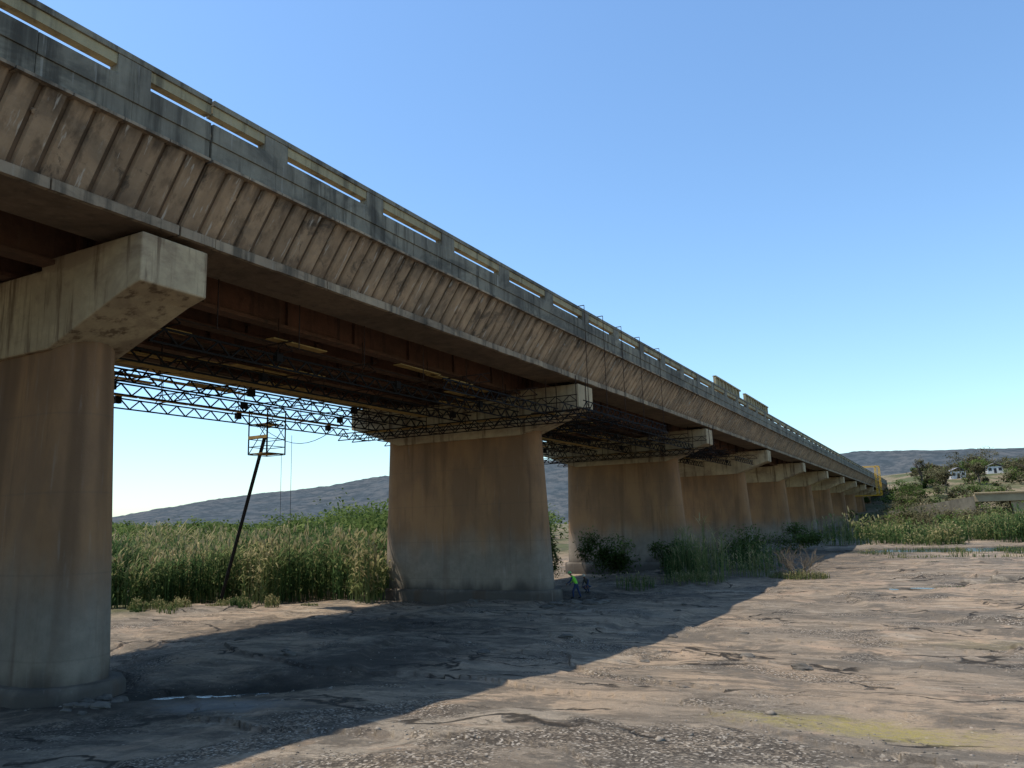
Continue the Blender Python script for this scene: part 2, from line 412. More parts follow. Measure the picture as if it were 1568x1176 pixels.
def stadium(x0,x1,hw,z,n=14):
    pts=[]
    for k in range(n+1):
        t=-math.pi/2+math.pi*k/n;pts.append((x1-hw+hw*math.cos(t)*1.0,hw*math.sin(t),z))
    for k in range(n+1):
        t=math.pi/2+math.pi*k/n;pts.append((x0+hw+hw*math.cos(t),hw*math.sin(t),z))
    return pts
def loft(name,rings,mat,parent):
    v=[];f=[];n=len(rings[0])
    for r_ in rings:v+=r_
    for i in range(len(rings)-1):
        for k in range(n): f.append((i*n+k,i*n+(k+1)%n,(i+1)*n+(k+1)%n,(i+1)*n+k))
    f.append(tuple(range(n))[::-1]);f.append(tuple((len(rings)-1)*n+k for k in range(n)))
    me=bpy.data.meshes.new(name);me.from_pydata(v,[],f)
    for p in me.polygons:p.use_smooth=len(p.vertices)==4
    return obj(name,me,mat,parent)
pier=loft('pier_wall',[stadium(-15.6,-2.85,1.2,-3),stadium(-15.6,-2.85,1.2,0.9),stadium(-15.3,-3.35,1.0,10.2),stadium(-15.3,-3.35,1.0,10.9)],M_pier,bridge)
plinth=loft('pier_plinth',[stadium(-16.0,-2.35,1.65,-3),stadium(-16.0,-2.35,1.62,.35),stadium(-15.9,-2.45,1.5,.52)],M_pier,bridge)
bb=MB()
for gx in (-4.4,-6.75,-9.1,-11.45,-13.8):
    for yy in (-.55,.55): bb.box((gx-.25,yy-.2,12.9),(gx+.25,yy+.2,12.978))
for gx in (-1.2,-17):
    for yy in (-.55,.55): bb.box((gx-.4,yy-.25,13.22),(gx+.4,yy+.25,13.448))
bbo=bb.make('bearings',M_steel,bridge)
for k in range(NSP):
    yy=Y0+(k+1)*SP
    if yy>345: break
    for o in (capo,pier,plinth,bbo):
        if k==0: o.location.y=yy
        else:
            c=o.copy();c.location.y=yy;COL.objects.link(c);c.parent=bridge
ab=MB();ab.box((-19.3,340.5,2),(1.2,345,15.1));ab.box((-19.3,-66,-2),(1.2,-62.2,15.45));ab.make('abutments',M_cap,bridge)
# ---------------------------------------------------------------- suspended scaffold
scaf=empty('suspended_truss_scaffold')
tr=MB();tb=MB();bd=MB();cl=MB()
def lattice(mb,p,q,h,pitch,r=.03):
    p=Vector(p);q=Vector(q);L=(q-p).length;n=max(2,int(L/pitch));up=Vector((0,0,h))
    mb.bar(p,q,r*1.25);mb.bar(p+up,q+up,r*1.25)
    for i in range(n):
        a=p.lerp(q,i/n);m=p.lerp(q,(i+.5)/n);b=p.lerp(q,(i+1)/n)
        mb.bar(a,m+up,r);mb.bar(m+up,b,r)
for (ya,yb,full) in ((2.2,29.3,1),(32.7,60.2,1),(63.8,88,0)):
    xs=(-18.0,-14.6,-11.2,-7.6,-4.0)
    for i,xx in enumerate(xs):
        z0=11.2+.08*(i%2)
        lattice(tr,(xx,ya,z0),(xx,yb,z0),.52,1.15,.04)
        yy=ya+.6;j=0
        while yy<yb:
            if (i+j)%2==0:
                tb.bar((xx,yy,11.5),(xx,yy,13.3),.02)
            if (j+i)%3==0: cl.box((xx-.12,yy-.17,11.45),(xx+.12,yy+.17,11.82))
            yy+=2.7;j+=1
    lattice(tr,(-1.2,ya+14,11.15),(-1.2,yb,11.15),.5,1.0,.034)
    yy=ya+.6
    while yy<yb:
        lattice(tb,(-18.6,yy,11.8),(-3.2 if yy<14 else -.2,yy,11.8),.42,1.0,.028)
        yy+=5.4
    for xx in (-15,-12.2,-7.4,-4.6):
        tb.bar((xx,ya,12.4),(xx,yb,12.4),.04)
    for _ in range(24):
        y1=random.uniform(ya,yb-4);x1=random.uniform(-17.5,-3)
        bd.box((x1,y1,12.26),(x1+.45,y1+random.uniform(2.5,4),12.30))
    for kx in (-17.6,-10.4):
        for q in range(int((yb-ya)/3.2)): bd.box((kx,ya+q*3.2+.05,11.76),(kx+.5,ya+q*3.2+3.1,11.80))
for yp in (31,62):      # working bays around pier caps
    for dy in (-3.4,-1.9,1.9,3.4):
        lattice(tr,(-17.5,yp+dy,10.75),(1.0,yp+dy,10.75),.45,.95,.034)
    for dy in (-1.9,1.9): lattice(tb,(-17.5,yp+dy,12.0),(.2,yp+dy,12.0),.4,.95,.03)
    for xx in (-16,-13,-10,-7,-4,-1.2,.8):
        for dy in (-1.9,-3.4): tb.bar((xx,yp+dy,10.7),(xx,yp+dy,13.3),.03)
        tb.bar((xx,yp-3.6,10.75),(xx,yp-1.7,10.75),.04)
    for k in range(5): bd.box((-16+k*3.1,yp-3.2,11.22),(-13.3+k*3.1,yp-2.2,11.26))
for yy in (27.5,30.5,33.8,37.5,42):
    tb.bar((1.62,yy,17.5),(1.62,yy,11.2),.022)
    tb.bar((1.62,yy,17.5),(.8,yy,17.5),.03)
    tb.bar((1.7,yy,11.25),(-2.2,yy,11.25),.04)
for yy in (3.5,7.5,11.5,16,20,24):
    tb.bar((-2.2,yy,13.4),(-2.2,yy,11.6),.022)
lattice(tr,(1.5,27,11.2),(1.5,43,11.2),.45,.9,.028);lattice(tr,(.1,27,11.2),(.1,48,11.2),.45,.9,.028)
tr.make('lattice_trusses',M_steel,scaf);tb.make('transoms_and_hangers',M_tube,scaf);bd.make('planks',M_board,scaf);cl.make('clamps',M_steel,scaf)
cage=empty('scaffold_access_cage')
cg=MB();cb=MB()
cxx,cy,cz=-19.6,21.4,9.5
for dx in (0,1.6):
    for dy in (0,1.6):
        cg.bar((cxx+dx,cy+dy,cz),(cxx+dx,cy+dy,cz+2.9),.045)
for z in (0,.5,1.0,1.9,2.8):
    for a,b in (((0,0),(1.6,0)),((1.6,0),(1.6,1.6)),((1.6,1.6),(0,1.6)),((0,1.6),(0,0))):
        cg.bar((cxx+a[0],cy+a[1],cz+z),(cxx+b[0],cy+b[1],cz+z),.03)
for a,b in (((0,0),(1.6,0)),((1.6,0),(1.6,1.6))):
    cg.bar((cxx+a[0],cy+a[1],cz),(cxx+b[0],cy+b[1],cz+1.9),.025)
    cg.bar((cxx+b[0],cy+b[1],cz+1),(cxx+a[0],cy+a[1],cz+2.8),.025)
for k in range(4): cb.box((cxx+.02+k*.4,cy+.05,cz+.04),(cxx+.38+k*.4,cy+1.55,cz+.09))
for k in range(3): cb.box((cxx+.02,cy+.05+k*.5,cz+1.93),(cxx+1.6,cy+.42+k*.5,cz+1.98))
cb.box((cxx-.02,cy-.04,cz+1.0),(cxx+1.62,cy-.01,cz+1.2))
gz=float(H(-26.5,25.2))
for o in (-.07,.07):
    cg.bar((cxx+.6+o,cy+.8,cz+1.2),(-26.0+o,25.2,gz-.1),.07,6)
for k in range(26):
    t=k/26;p=Vector((cxx+.6,cy+.8,cz+1.2)).lerp(Vector((-26.0,25.2,gz)),t);cg.bar(p+Vector((-.1,0,0)),p+Vector((.1,0,0)),.03)
cg.bar((cxx+1.7,cy+1.2,cz),(cxx+1.7,cy+1.2,3.6),.013);cg.bar((cxx+4.2,cy-.5,cz+.9),(cxx+4.2,cy-.5,2.6),.013)
cg.bar((cxx-.1,cy+.8,cz+1.9),(-17.4,cy-.2,11.5),.04);cg.bar((cxx+1.6,cy,cz+1.9),(-17,cy,11.5),.04)
prev=None
for k in range(13):
    t=k/12;p=Vector((-18+4.5*t,20.5+3*t,11.3-1.3*math.sin(math.pi*t)))
    if prev: cg.bar(prev,p,.025)
    prev=p
cg.make('frame',M_steel,cage);cb.make('planks',M_board,cage)
gan=empty('yellow_inspection_gantry');g=MB()
for yy in (262,268):
    g.bar((2.0,yy,19.4),(2.0,yy,10.2),.12);g.bar((3.2,yy,19.4),(3.2,yy,10.2),.12)
    g.bar((-2,yy,19.4),(3.2,yy,19.4),.12);g.bar((-12,yy,10.2),(3.2,yy,10.2),.12)
    for k in range(7): g.bar((2,yy,10.4+k*1.25),(3.2,yy,11.4+k*1.25),.06)
for z in (19.4,15,11.2,10.2): g.bar((3.2,262,z),(3.2,268,z),.1);g.bar((2,262,z),(2,268,z),.1)
g.make('frame',M_yel,gan)
bar=empty('deck_barrier_panels');g=MB()
for y1,y2 in ((64,75.5),(78,92)):
    g.box((.30,y1,16.9),(.42,y2,18.75));yy=y1
    while yy<y2:
        g.box((.42,yy,15.9),(.56,yy+.18,18.85));yy+=1.5
    g.box((.25,y1,18.752),(.6,y2,18.9))
g.make('panels',M_rail,bar)
# ---------------------------------------------------------------- foliage generators
def blades(o,d,L,w,droop,tint):
    n=len(o);d=d/np.linalg.norm(d,axis=1,keepdims=True)
    s=np.cross(d,np.array([[0,0,1.]]));s+=1e-6;s/=np.linalg.norm(s,axis=1,keepdims=True)
    Vs=[]
    for t,ww in ((0,.7),(.5,1.),(1,.12)):
        p=o+d*(L*t)[:,None];p[:,2]-=droop*L*t*t
        Vs.append(p-s*(w*ww)[:,None]);Vs.append(p+s*(w*ww)[:,None])
    V=np.stack(Vs,1).reshape(-1,3);b=np.arange(n)[:,None]*6
    F=np.concatenate([b+np.array([[0,1,3,2]]),b+np.array([[2,3,5,4]])])
    return V,F,np.repeat(tint,6)
def cat(parts):
    Vs=[];Fs=[];Ts=[];k=0
    for V,F,T in parts: Vs.append(V);Fs.append(F+k);Ts.append(T);k+=len(V)
    return np.vstack(Vs),np.vstack(Fs),np.concatenate(Ts)
def reeds(px,py,h,nl=8,w=.035,base=.5,pz=None,plume=0):
    n=len(px);pz=H(px,py)-.05 if pz is None else pz
    o=np.stack([px,py,pz],1);lean=rng.normal(0,.09,(n,2))
    d=np.stack([lean[:,0],lean[:,1],np.ones(n)],1)
    tn=np.clip(base+rng.normal(0,.14,n),0,1)
    parts=[blades(o,d,h,np.full(n,.02)+w*.3,np.zeros(n),tn*.7)]
    for k in range(nl):
        f=rng.uniform(.15,.97,n)
        oo=o+d*(h*f)[:,None]
        a=rng.uniform(0,2*math.pi,n);el=rng.uniform(.4,1.25,n)
        dd=np.stack([np.cos(a)*np.cos(el),np.sin(a)*np.cos(el),np.sin(el)],1)
        parts.append(blades(oo,dd,h*rng.uniform(.16,.34,n),rng.uniform(.5,1.2,n)*w,rng.uniform(.1,.8,n),np.clip(tn+rng.normal(0,.13,n)+.3*(f-.5),0,1)))
    if plume:
        k=rng.random(n)<plume;m_=k.sum()
        if m_:
            dd=d[k]+rng.normal(0,.12,(m_,3))
            for _ in range(2): parts.append(blades(o[k]+d[k]*h[k][:,None]*.97,dd+rng.normal(0,.15,(m_,3)),rng.uniform(.4,.7,m_),rng.uniform(.05,.09,m_),rng.uniform(0,.4,m_),np.ones(m_)))
    return cat(parts)
M_reed=foliage('reed_leaves',[(0,(.030,.055,.022)),(.4,(.085,.14,.048)),(.7,(.21,.225,.085)),(1,(.40,.32,.165))],.42)
M_grn=foliage('green_leaves',[(0,(.028,.045,.013)),(.5,(.08,.12,.032)),(1,(.19,.22,.07))],.4)
M_dry=foliage('dry_bush_leaves',[(0,(.055,.05,.025)),(.5,(.115,.105,.055)),(1,(.20,.175,.095))])
n=8500
u=53+34*rng.random(n)**1.5;v=-40+38*rng.random(n)
v=v*(u/58)
px,py=place(u,v)
clump=vn(px/2.2,py/2.2,19)
front=54+6*(vn(v/2.5,v*0,3)-.5)
k=(u>front)&(px<-14.5+4*(py>34))&((clump>.36)|(u>60));px,py,u,v=px[k],py[k],u[k],v[k]
hm=2.2+2.6*vn(px/3.0,py/3.0,44)+.9*rng.random(len(px))+.008*(u-55)-1.2*(1-sm(53,59,u))
bs=.24+1.35*(vn(px/4.0,py/4.0,12)-.42)+.36*np.exp(-((v/u*58+22)/5)**2)+.10*(1-sm(53,58,u))
tall=reeds(px,py,hm,8,.055,base=bs,plume=.25)
npmesh('reed_bed',tall[0],tall[1],M_reed,{'tint':tall[2]})
def cluster(cx_,cy_,rx,ry,n,h,nl=7,w=.04,base=.45):
    a=rng.uniform(0,2*math.pi,n);q=np.sqrt(rng.random(n))
    x=cx_+rx*q*np.cos(a);y=cy_+ry*q*np.sin(a)
    return reeds(x,y,h*(.6+.4*rng.random(n))*(1-.35*q),nl,w,base)
p=[cluster(3.4,46,1.3,1.5,55,5.6,6,.035,base=.85),cluster(1.2,48,1.6,2,60,5.2,6,.035,base=.8),cluster(.5,49,2,3,110,3.6,base=.5),cluster(5.5,50,2,2,60,2.8,base=.9),cluster(2.5,44,2.4,1.4,120,1.2,base=.85),cluster(-1,41,1.6,1.4,70,1.4,base=.7),cluster(4,58,3,3,120,3.2,base=.4)]
a_=cat(p);npmesh('tall_grass_clump',a_[0],a_[1],M_reed,{'tint':a_[2]})
p=[]
for _ in range(96):
    x=random.uniform(4,85);y=random.uniform(108,152)
    p.append(cluster(x,y,random.uniform(2,6),random.uniform(2,4),95,random.uniform(2.2,6.0),6,.10,random.uniform(.22,.8)))
for _ in range(34):
    x=random.uniform(10,60);y=random.uniform(72,90)+.1*x
    p.append(cluster(x,y,random.uniform(1,3),random.uniform(.6,1.2),40,random.uniform(.4,1.0),5,.05,random.uniform(.5,.9)))
a_=cat(p);npmesh('riverbank_reeds',a_[0],a_[1],M_reed,{'tint':a_[2]})
p=[]
for _ in range(22):
    x,y=place(random.uniform(45,90),random.uniform(4,45))
    p.append(cluster(x,y,random.uniform(.4,1.4),random.uniform(.1,.3),30,random.uniform(.08,.18),4,.012,random.uniform(.6,1)))
for _ in range(30):      # scrubby fringe in front of the reed bed
    x,y=place(random.uniform(50.5,54),random.uniform(-31,-8))
    if x<-16.5: p.append(cluster(x,y,random.uniform(.3,1.2),random.uniform(.3,.6),50,random.uniform(.3,1.2),5,.03,random.uniform(.3,1)))
a_=cat(p);npmesh('grass_tufts',a_[0],a_[1],M_reed,{'tint':a_[2]})
def leafcloud(cx_,cy_,cz_,rx,ry,rz,n,size,base=.5,clumps=9):
    cc=rng.normal(0,1,(clumps,3));cc/=np.linalg.norm(cc,axis=1,keepdims=True);cc*=rng.uniform(.2,.75,(clumps,1))
    ci=rng.integers(0,clumps,n)
    d=rng.normal(0,1,(n,3));d/=np.linalg.norm(d,axis=1,keepdims=True)
    rr=rng.uniform(.22,.50,clumps)[ci]*rng.random(n)**.4
    q=cc[ci]+d*rr[:,None]
    o=np.stack([cx_+q[:,0]*rx,cy_+q[:,1]*ry,cz_+q[:,2]*rz],1)
    dd=rng.normal(0,1,(n,3));dd[:,2]=dd[:,2]*.6+.2
    tn=np.clip(base+rng.normal(0,.13,n)+rng.normal(0,.13,clumps)[ci]+.25*q[:,2],0,1)
    return blades(o,dd,rng.uniform(.7,1.5,n)*size,rng.uniform(.25,.5,n)*size,rng.uniform(0,.5,n),tn)
def tree(name,x,y,h,rad,n=1500,size=.18,mat=M_grn,base=.5,low=.25,z=None):
    z=float(H(x,y)) if z is None else z
    root=empty(name)
    tm=MB();top=Vector((x+random.uniform(-.3,.3),y,z+h*.5))
    tm.bar((x,y,z-.2),top,h*.035,6,h*.022)
    for k in range(6):
        a=random.uniform(0,6.28);s=Vector((x,y,z)).lerp(top,random.uniform(.5,1))
        e=Vector((x+rad*.7*math.cos(a),y+rad*.7*math.sin(a),z+h*random.uniform(.6,.95)))
        m=s.lerp(e,.5)+Vector((0,0,.05*h));tm.bar(s,m,h*.018,5,h*.012);tm.bar(m,e,h*.012,5,h*.004)
    tm.make('trunk_and_limbs',M_bark,root)
    c=leafcloud(x,y,z+h*(low+(1-low)/2),rad,rad,h*(1-low)/2,n,size,base,14)
    npmesh('crown',c[0],c[1],mat,{'tint':c[2]},root)
p=[leafcloud(-9.3,43.5,2.8,1.6,1.6,2.8,2800,.16,.75,12),leafcloud(-8.6,42.5,1.2,1.5,1.3,1.3,900,.15,.6)]
a_=cat(p);npmesh('leafy_bush',a_[0],a_[1],M_grn,{'tint':a_[2]})
p=[leafcloud(-5.5,48,1.7,2.8,2.4,2.4,3200,.18,.3,12),leafcloud(-1.5,52,1.7,3.0,2.0,2.2,2800,.18,.3,12),leafcloud(-9,52,2.1,3,2,2.8,2400,.17,.3,12),leafcloud(3,60,1.5,3,2,2.0,2000,.17,.3,12),leafcloud(1,68,1.7,3.5,2,2.2,2000,.18,.35,12),leafcloud(4,82,1.6,4,3,2.0,1800,.2,.4,12),leafcloud(2,98,2.0,4,3,2.4,1800,.22,.4,12)]
a_=cat(p);npmesh('shaded_bush',a_[0],a_[1],M_grn,{'tint':a_[2]})
p=[]
for _ in range(230):
    u=random.uniform(105,330);v=random.uniform(-.62,.05)*u
    x,y=place(u,v);hh=random.uniform(3.2,5.2)*(1+u/300)+ (3.2 if v>-.22*u else 0);rd=hh*random.uniform(.7,1.4)
    p.append(leafcloud(x,y,float(H(x,y))+hh*.40,rd,rd,hh*.58,420,.25+.0022*u,random.uniform(.2,.65),8))
a_=cat(p);npmesh('distant_scrub_trees',a_[0],a_[1],M_grn,{'tint':a_[2]})
HOUSES=((27,378,6,5,3.0,.3),(42,392,6,5,2.9,.1),(61,385,6.5,5,3.0,.2))
def clear(x,y):
    for hx_,hy_,*_r in HOUSES:
        if y<hy_+4 and y>hy_-45:
            t=(y-CAM[1])/(hy_-CAM[1]);lx=CAM[0]+(hx_-CAM[0])*t
            if abs(x-lx)<4.0: return False
    return True
p=[];p2=[]
for i in range(900):
    y=random.uniform(160,560);x=random.uniform(3,30+y*.32)
    if x<12 and y>330: x+=6
    if not clear(x,y): continue
    hh=random.uniform(1.8,5.0)+(random.random()<.3)*3;rd=hh*random.uniform(.6,1.3)
    (p if random.random()<.45 else p2).append(leafcloud(x,y,float(H(x,y))+hh*.4,rd,rd,hh*.6,190,.25+.0012*y,random.uniform(.2,.7),7))
for _ in range(24):
    y=random.uniform(300,352);x=random.uniform(2.5,14);hh=random.uniform(3,6)
    p.append(leafcloud(x,y,float(H(x,y))+hh*.4,hh*.8,hh*.8,hh*.6,260,.5,.35,7))
for _ in range(60):
    y=random.uniform(200,340);x=random.uniform(-40,2);hh=random.uniform(3,7)
    p.append(leafcloud(x,y,float(H(x,y))+hh*.4,hh*.9,hh*.9,hh*.6,220,.6,.25,7))
for _ in range(44):     # scrub along the causeway
    t=random.random();x=3+23*t+random.uniform(-1,1);y=233-50*t-random.uniform(1,6);hh=random.uniform(1.5,4.0)
    p2.append(leafcloud(x,y,float(H(x,y))+hh*.5,hh*1.1,hh*.8,hh*.6,220,.4,.5,7))
for _ in range(50):     # bigger trees along the skyline
    y=random.uniform(430,540);x=random.uniform(30,190);hh=random.uniform(7,14)
    p2.append(leafcloud(x,y,float(H(x,y))+hh*.5,hh*.7,hh*.7,hh*.5,420,.7,random.uniform(.2,.6),9))
a_=cat(p);npmesh('hillside_green_scrub',a_[0],a_[1],M_grn,{'tint':a_[2]})
a_=cat(p2);npmesh('hillside_dry_scrub',a_[0],a_[1],M_dry,{'tint':a_[2]})
tree('acacia_tree',35,262,8,5.5,1300,.5,M_grn,.55,.3)
tree('acacia_tree',50,300,9.5,6,1300,.5,M_dry,.6,.3)
tree('acacia_tree',22,330,11,6,1300,.5,M_dry,.55,.3)
tree('acacia_tree',66,330,10,6.5,1300,.5,M_grn,.5,.3)
tree('acacia_tree',14,345,13,4,700,.5,M_dry,.5,.4)
tree('acacia_tree',52,350,12,7,1300,.5,M_dry,.5,.3)
tree('acacia_tree',34,345,10,5,1300,.5,M_dry,.6,.3)
def twigs(mb,p,d,L,r,lev):
    q=p+d*L;mb.bar(p,q,r,4,r*.6)
    if lev==0:return
    for _ in range(3 if lev>1 else 4):
        nd=(d+Vector((random.gauss(0,.5),random.gauss(0,.5),random.gauss(.05,.35)))).normalized()
        twigs(mb,p.lerp(q,random.uniform(.45,1)),nd,L*random.uniform(.55,.85),r*.6,lev-1)
sh=MB();bx,by=9.3,48.3;bz=float(H(bx,by))
for k in range(13):
    a=random.uniform(0,6.28);d=Vector((math.cos(a)*1.0,math.sin(a)*1.0,random.uniform(.6,1.6))).normalized()
    twigs(sh,Vector((bx,by,bz-.05)),d,random.uniform(1.0,1.6),.035,3)
sh.make('bare_shrub',M_twig)
a_=cluster(9.3,48.3,2.2,1.4,260,.8,6,.035,.95);npmesh('dry_grass_tuft',a_[0],a_[1],M_reed,{'tint':a_[2]})
# ---------------------------------------------------------------- hills
tab=[(-75,.7),(-60,.9),(-55.1,1.13),(-50.1,2.09),(-45.9,2.59),(-41.5,3.06),(-37.4,3.68),(-25,4.6),(-12,4.1),(-5,4.06),(-1.1,4.12),(4.9,3.55),(15,3.2),(40,2.5),(60,1.)]
az=np.linspace(-85,70,900)
rad=np.linspace(0,1,46);RR=1700+1500*rad
A,Q=np.meshgrid(np.radians(az),RR,indexing='ij')
E=np.interp(np.degrees(A),[t[0] for t in tab],[t[1] for t in tab])
hx=CAM[0]+np.sin(A)*Q;hy=CAM[1]+np.cos(A)*Q
t=(Q-1700)/1500
env=sm(0,.62,t)*(1-.5*sm(.66,1,t))
hz=env*(2640*np.tan(np.radians(E))+4)*(1+.10*(fbm(hx/180,hy/180,77,4)-.5)) + 22*env*(fbm(hx/320,hy/320,70,3)-.5)+5*env*(fbm(hx/16,hy/16,71,2)-.5)
hz-=3
V=np.stack([hx.ravel(),hy.ravel(),hz.ravel()],1);I=np.arange(A.size).reshape(A.shape)
F=np.stack([I[:-1,:-1].ravel(),I[1:,:-1].ravel(),I[1:,1:].ravel(),I[:-1,1:].ravel()],1)
m,nt,b=newmat('hazy_hillside');P=pos(nt)
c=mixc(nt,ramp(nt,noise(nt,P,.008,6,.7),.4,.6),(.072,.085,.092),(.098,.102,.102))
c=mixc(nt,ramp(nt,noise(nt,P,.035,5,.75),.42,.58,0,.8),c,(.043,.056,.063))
nt.links.new(c,b.inputs['Base Color']);b.inputs['Roughness'].default_value=1;b.inputs['Specular IOR Level'].default_value=0
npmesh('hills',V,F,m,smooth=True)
# ---------------------------------------------------------------- low bridge right, houses
lb=empty('low_level_concrete_bridge');g=MB()
g.box((26,184,6.3),(95,192,8.0));g.box((26,183.6,8.003),(95,184,8.35));
for xx in (35,50,64,78):
    g.hexa([(xx-1.0,184.5,-1),(xx+1.0,184.5,-1),(xx+1.0,191,-1),(xx-1.0,191,-1),(xx-2.4,184.5,6.298),(xx+2.4,184.5,6.298),(xx+2.4,191,6.298),(xx-2.4,191,6.298)])
g.make('deck_and_piers',M_beam,lb,bevel=.1)
g=MB()
g.hexa([(3,236,1.2),(26,184.2,1.2),(26,191,1.2),(3,242,1.2),(3,236,4.4),(26,184.2,7.6),(26,191,7.6),(3,242,4.4)])
g.make('approach_ramp',M_cause,lb)
M_wall=plain('white_plaster',(.62,.58,.52),.9,.2,1);M_roof=plain('tin_roof',(.26,.23,.21),.5,.3,1);M_win=plain('dark_window',(.03,.03,.035),.3,.2,1)
def house(x,y,w,d,h,rot):
    z=float(H(x,y))-.1;e=empty('white_house',(x,y,z));e.rotation_euler=(0,0,rot)
    a=MB();a.box((-w/2,-d/2,-1),(w/2,d/2,h));a.make('walls',M_wall,e)
    b=MB();b.prismY([(-w/2-.4,h),(0,h+1.5),(w/2+.4,h),(w/2+.4,h+.12),(0,h+1.65),(-w/2-.4,h+.12)],-d/2-.4,d/2+.4);b.make('roof',M_roof,e)
    c=MB()
    for wx in (-w*.32,w*.32): c.box((wx-.6,-d/2-.05,1.1),(wx+.6,-d/2-.01,2.3))
    c.box((-.5,-d/2-.05,0),(.5,-d/2-.01,2.1));c.make('windows_and_door',M_win,e)
for a in HOUSES: house(*a)
# ---------------------------------------------------------------- stones
n=7500
u=9+42*rng.random(n)**1.3;v=(rng.random(n)*1.5-.75)*u
px,py=place(u,v);k=fbm(px/3,py/3,55,2)>.5;px,py=px[k],py[k];n=len(px)
s=.015+.035*rng.random(n)**3
s[rng.random(n)<.015]*=3.0
base=np.array([[1,0,0],[0,1,0],[-1,0,0],[0,-1,0],[0,0,1],[0,0,-1]])
V=base[None]*s[:,None,None]*rng.uniform(.6,1.4,(n,6,3));V[:,:,2]*=.5
V=V+np.stack([px,py,H(px,py)+s*.1],1)[:,None,:]
F=np.array([[0,1,4],[1,2,4],[2,3,4],[3,0,4],[1,0,5],[2,1,5],[3,2,5],[0,3,5]])
F=(np.arange(n)[:,None,None]*6+F[None]).reshape(-1,3)
npmesh('gravel_stones',V.reshape(-1,3),F,plain('stone',(.30,.25,.195),.9,.7,2.))
rk=MB()
def rock(x,y,s):
    bm=bmesh.new();bmesh.ops.create_icosphere(bm,subdivisions=3,radius=1)
    o=random.random()*50
    for vv in bm.verts:
        nn=1+.5*(float(fbm(vv.co.x*1.3+o,vv.co.y*1.3+vv.co.z*1.7,3,3))-.5)*1.6
        vv.co=Vector((vv.co.x*s*nn*1.4,vv.co.y*s*nn,vv.co.z*s*nn*.55))
    i=len(rk.v);z=float(H(x,y));rk.v+=[(vv.co.x+x,vv.co.y+y,vv.co.z+z+s*.1) for vv in bm.verts]
    rk.f+=[tuple(i+q.index for q in ff.verts) for ff in bm.faces];bm.free()
for _ in range(16): rock(random.uniform(-2.4,1.0),random.uniform(-2.0,1.2),random.uniform(.06,.24))
for _ in range(30): rock(*place(random.uniform(24,60),random.uniform(-14,10)),random.uniform(.06,.25))
for _ in range(10): rock(random.uniform(-2.2,1),random.uniform(27,31),random.uniform(.15,.4))
rk.make('rocks',plain('rock',(.15,.13,.105),.95,.5,1.5))
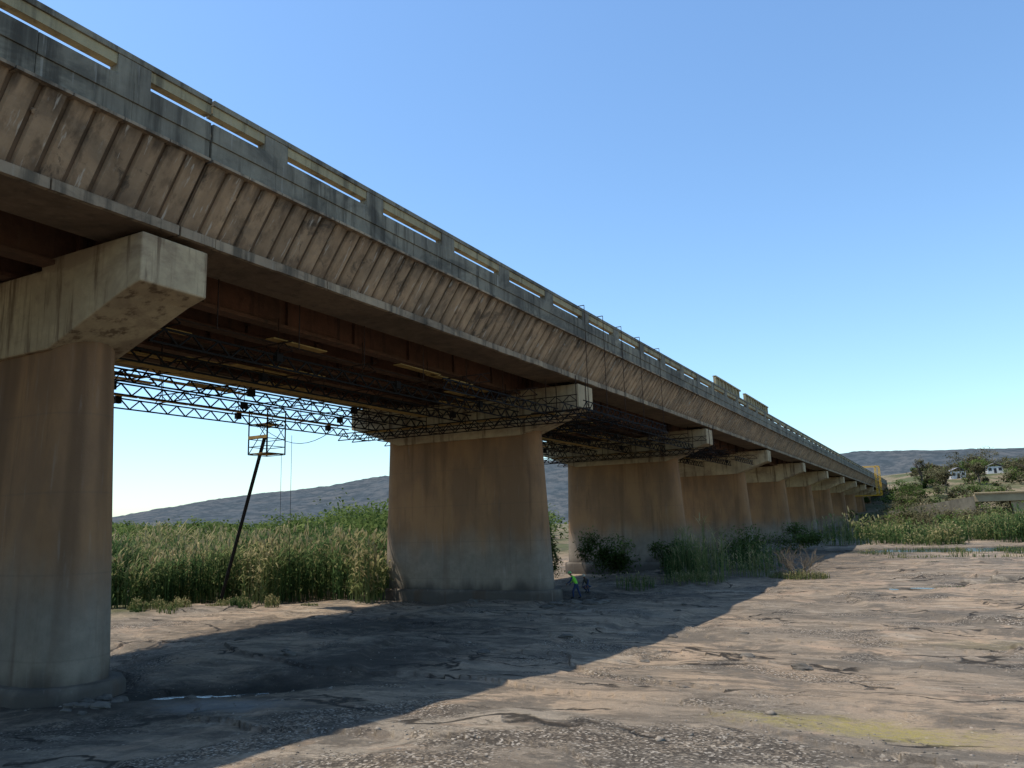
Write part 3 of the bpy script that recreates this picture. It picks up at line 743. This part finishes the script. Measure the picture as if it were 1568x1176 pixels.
# ---------------------------------------------------------------- workers
SKIN=plain('skin',(.16,.08,.05),.6,.2,8)
def worker(x,y,rotz,crouch=False,vest=(.22,.62,.05),hat=(.25,.5,.15)):
    z=float(H(x,y))
    J={};E=[];Rr=[];names=[]
    dz=-.48 if crouch else 0.0
    bend=.16 if crouch else .10
    def add(nm,co,r,par=None):
        J[nm]=len(names);names.append(Vector(co));Rr.append(r)
        if par is not None:E.append((J[par],J[nm]))
    def up(x_,y_,z_): return (x_+bend*(z_-.93)*1.6,y_,z_+dz-.10*max(0,z_-.93))
    add('pelvis',up(0,0,.93),.14)
    add('waist',up(.04,0,1.08),.125,'pelvis');add('chest',up(.13,0,1.30),.15,'waist');add('neckb',up(.20,0,1.45),.07,'chest');add('neck',up(.235,0,1.50),.055,'neckb')
    add('head',up(.28,0,1.60),.095,'neck');add('crown',up(.30,0,1.70),.075,'head')
    for s,n_ in ((1,'L'),(-1,'R')):
        add('sh'+n_,up(.16,.19*s,1.40),.065,'chest')
        f=.22 if s>0 else .05
        add('el'+n_,up(.20+f*.5,.25*s,1.14),.048,'sh'+n_);add('wr'+n_,up(.34+f,.22*s,.95),.033,'el'+n_);add('palm'+n_,up(.40+f,.21*s,.89),.038,'wr'+n_)
        for i,L in enumerate((.06,.075,.08,.07)):
            yy=.21*s+(i-1.5)*.022;add('f%d%s'%(i,n_),up(.43+f,yy,.85),.011,'palm'+n_);add('g%d%s'%(i,n_),up(.44+f,yy,.85-L),.009,'f%d%s'%(i,n_))
        add('th'+n_,up(.43+f,.21*s-.05*s,.88),.012,'palm'+n_)
        st=.22*s
        if crouch:
            add('hip'+n_,(0.02,.11*s,.42),.10,'pelvis');add('kn'+n_,(.38,.17*s,.52 if s>0 else .40),.07,'hip'+n_);add('an'+n_,(.12+.06*s,.15*s,.10),.048,'kn'+n_);add('toe'+n_,(.32+.06*s,.16*s,.045),.045,'an'+n_)
        else:
            add('hip'+n_,(0,.10*s,.88),.10,'pelvis');add('kn'+n_,(.06+st*.7,.12*s,.49),.07,'hip'+n_);add('an'+n_,(-.02+st,.12*s,.10),.048,'kn'+n_);add('toe'+n_,(.17+st,.13*s,.045),.045,'an'+n_)
    me=bpy.data.meshes.new('b');me.from_pydata(names,E,[]);o=bpy.data.objects.new('tmp',me);COL.objects.link(o)
    o.modifiers.new('s','SKIN')
    for i,rv in enumerate(Rr): me.skin_vertices[0].data[i].radius=(rv,rv)
    me.skin_vertices[0].data[0].use_root=True
    su=o.modifiers.new('u','SUBSURF');su.levels=2;su.render_levels=2
    dg=bpy.context.evaluated_depsgraph_get();dg.update()
    m2=bpy.data.meshes.new_from_object(o.evaluated_get(dg));bpy.data.objects.remove(o)
    m2.materials.clear()
    for mm in (plain('navy_trousers',(.03,.045,.10),.9,.3,8),plain('work_vest',vest,.8,.15,8),SKIN,plain('boots',(.02,.02,.02),.6,.2,8)): m2.materials.append(mm)
    hx_,_,hz_=up(.29,0,1.67);wx_,_,wz_=up(.34,0,.97)
    for p in m2.polygons:
        c=p.center;k=1
        if c.z>up(0,0,1.49)[2]:k=2
        elif c.z<.12:k=3
        elif c.z<.93+dz+.02 and abs(c.y)<.19 :k=0
        elif c.z<wz_+.0 and c.x>.30 and abs(c.y)>.14:k=2
        elif c.z<.93+dz:k=0
        elif abs(c.y)>.21:k=0
        p.material_index=k;p.use_smooth=True
    root=empty('construction_worker',(x,y,z));root.rotation_euler=(0,0,rotz)
    b=bpy.data.objects.new('body',m2);COL.objects.link(b);b.parent=root
    bm=bmesh.new();bmesh.ops.create_uvsphere(bm,u_segments=20,v_segments=12,radius=.125)
    for vv in list(bm.verts):
        if vv.co.z<-.01: vv.co.z=-.01;vv.co.x*=1.2;vv.co.y*=1.1
    hm_=bpy.data.meshes.new('helmet');bm.to_mesh(hm_);bm.free()
    h=obj('hard_hat',hm_,plain('hat',hat,.4,.1,5),root);h.location=(hx_,0,hz_);h.rotation_euler=(0,.25,0)
    f=MB();ox=hx_-.29;oz=hz_-1.67
    for s in (-1,1): f.box((.365+ox,.03*s-.012,1.615+oz),(.38+ox,.03*s+.012,1.63+oz));f.box((.25+ox,.09*s-.012,1.57+oz),(.30+ox,.09*s+.012,1.64+oz))
    f.box((.365+ox,-.012,1.575+oz),(.395+ox,.012,1.61+oz));f.box((.36+ox,-.03,1.55+oz),(.375+ox,.03,1.558+oz));f.make('face_features',SKIN,root)
worker(-1.75,32.2,math.radians(195))
worker(-1.9,34.6,math.radians(250),True,(.10,.09,.07),(.4,.35,.25))
# ---------------------------------------------------------------- light, sky, camera
sd=Vector((-7.2,-3.8,17.4)).normalized()
L=bpy.data.lights.new('sun','SUN');L.energy=5.0;L.angle=math.radians(.53);L.color=(1,.94,.85)
so=bpy.data.objects.new('sun',L);COL.objects.link(so);so.rotation_euler=sd.to_track_quat('Z','Y').to_euler();so.location=(-60,-20,120)
w=bpy.data.worlds.new('World');scene.world=w;w.use_nodes=True
nt=w.node_tree;bg=nt.nodes['Background'];sk=nt.nodes.new('ShaderNodeTexSky');sk.sky_type='NISHITA';sk.sun_disc=False
sk.sun_elevation=math.asin(sd.z);sk.sun_rotation=math.atan2(sd.x,sd.y)
sk.air_density=1.2;sk.dust_density=.5;sk.ozone_density=2.8;sk.altitude=0
gc=mixc(nt,1.0,sk.outputs[0],(1.12,1.34,1.48),'MULTIPLY')
nt.links.new(gc,bg.inputs[0]);bg.inputs[1].default_value=.15
cam=bpy.data.cameras.new('cam');co=bpy.data.objects.new('camera',cam);COL.objects.link(co)
cam.sensor_width=36;cam.lens=36*1200/1568;cam.clip_end=20000;cam.clip_start=.1
co.matrix_world=Matrix.Translation(CAM)@Matrix.Rotation(AZ,4,'Z')@Matrix.Rotation(math.pi/2+PITCH,4,'X')@Matrix.Rotation(ROLL,4,'Z')
scene.camera=co
scene.view_settings.view_transform='Standard';scene.view_settings.look='None';scene.view_settings.exposure=0
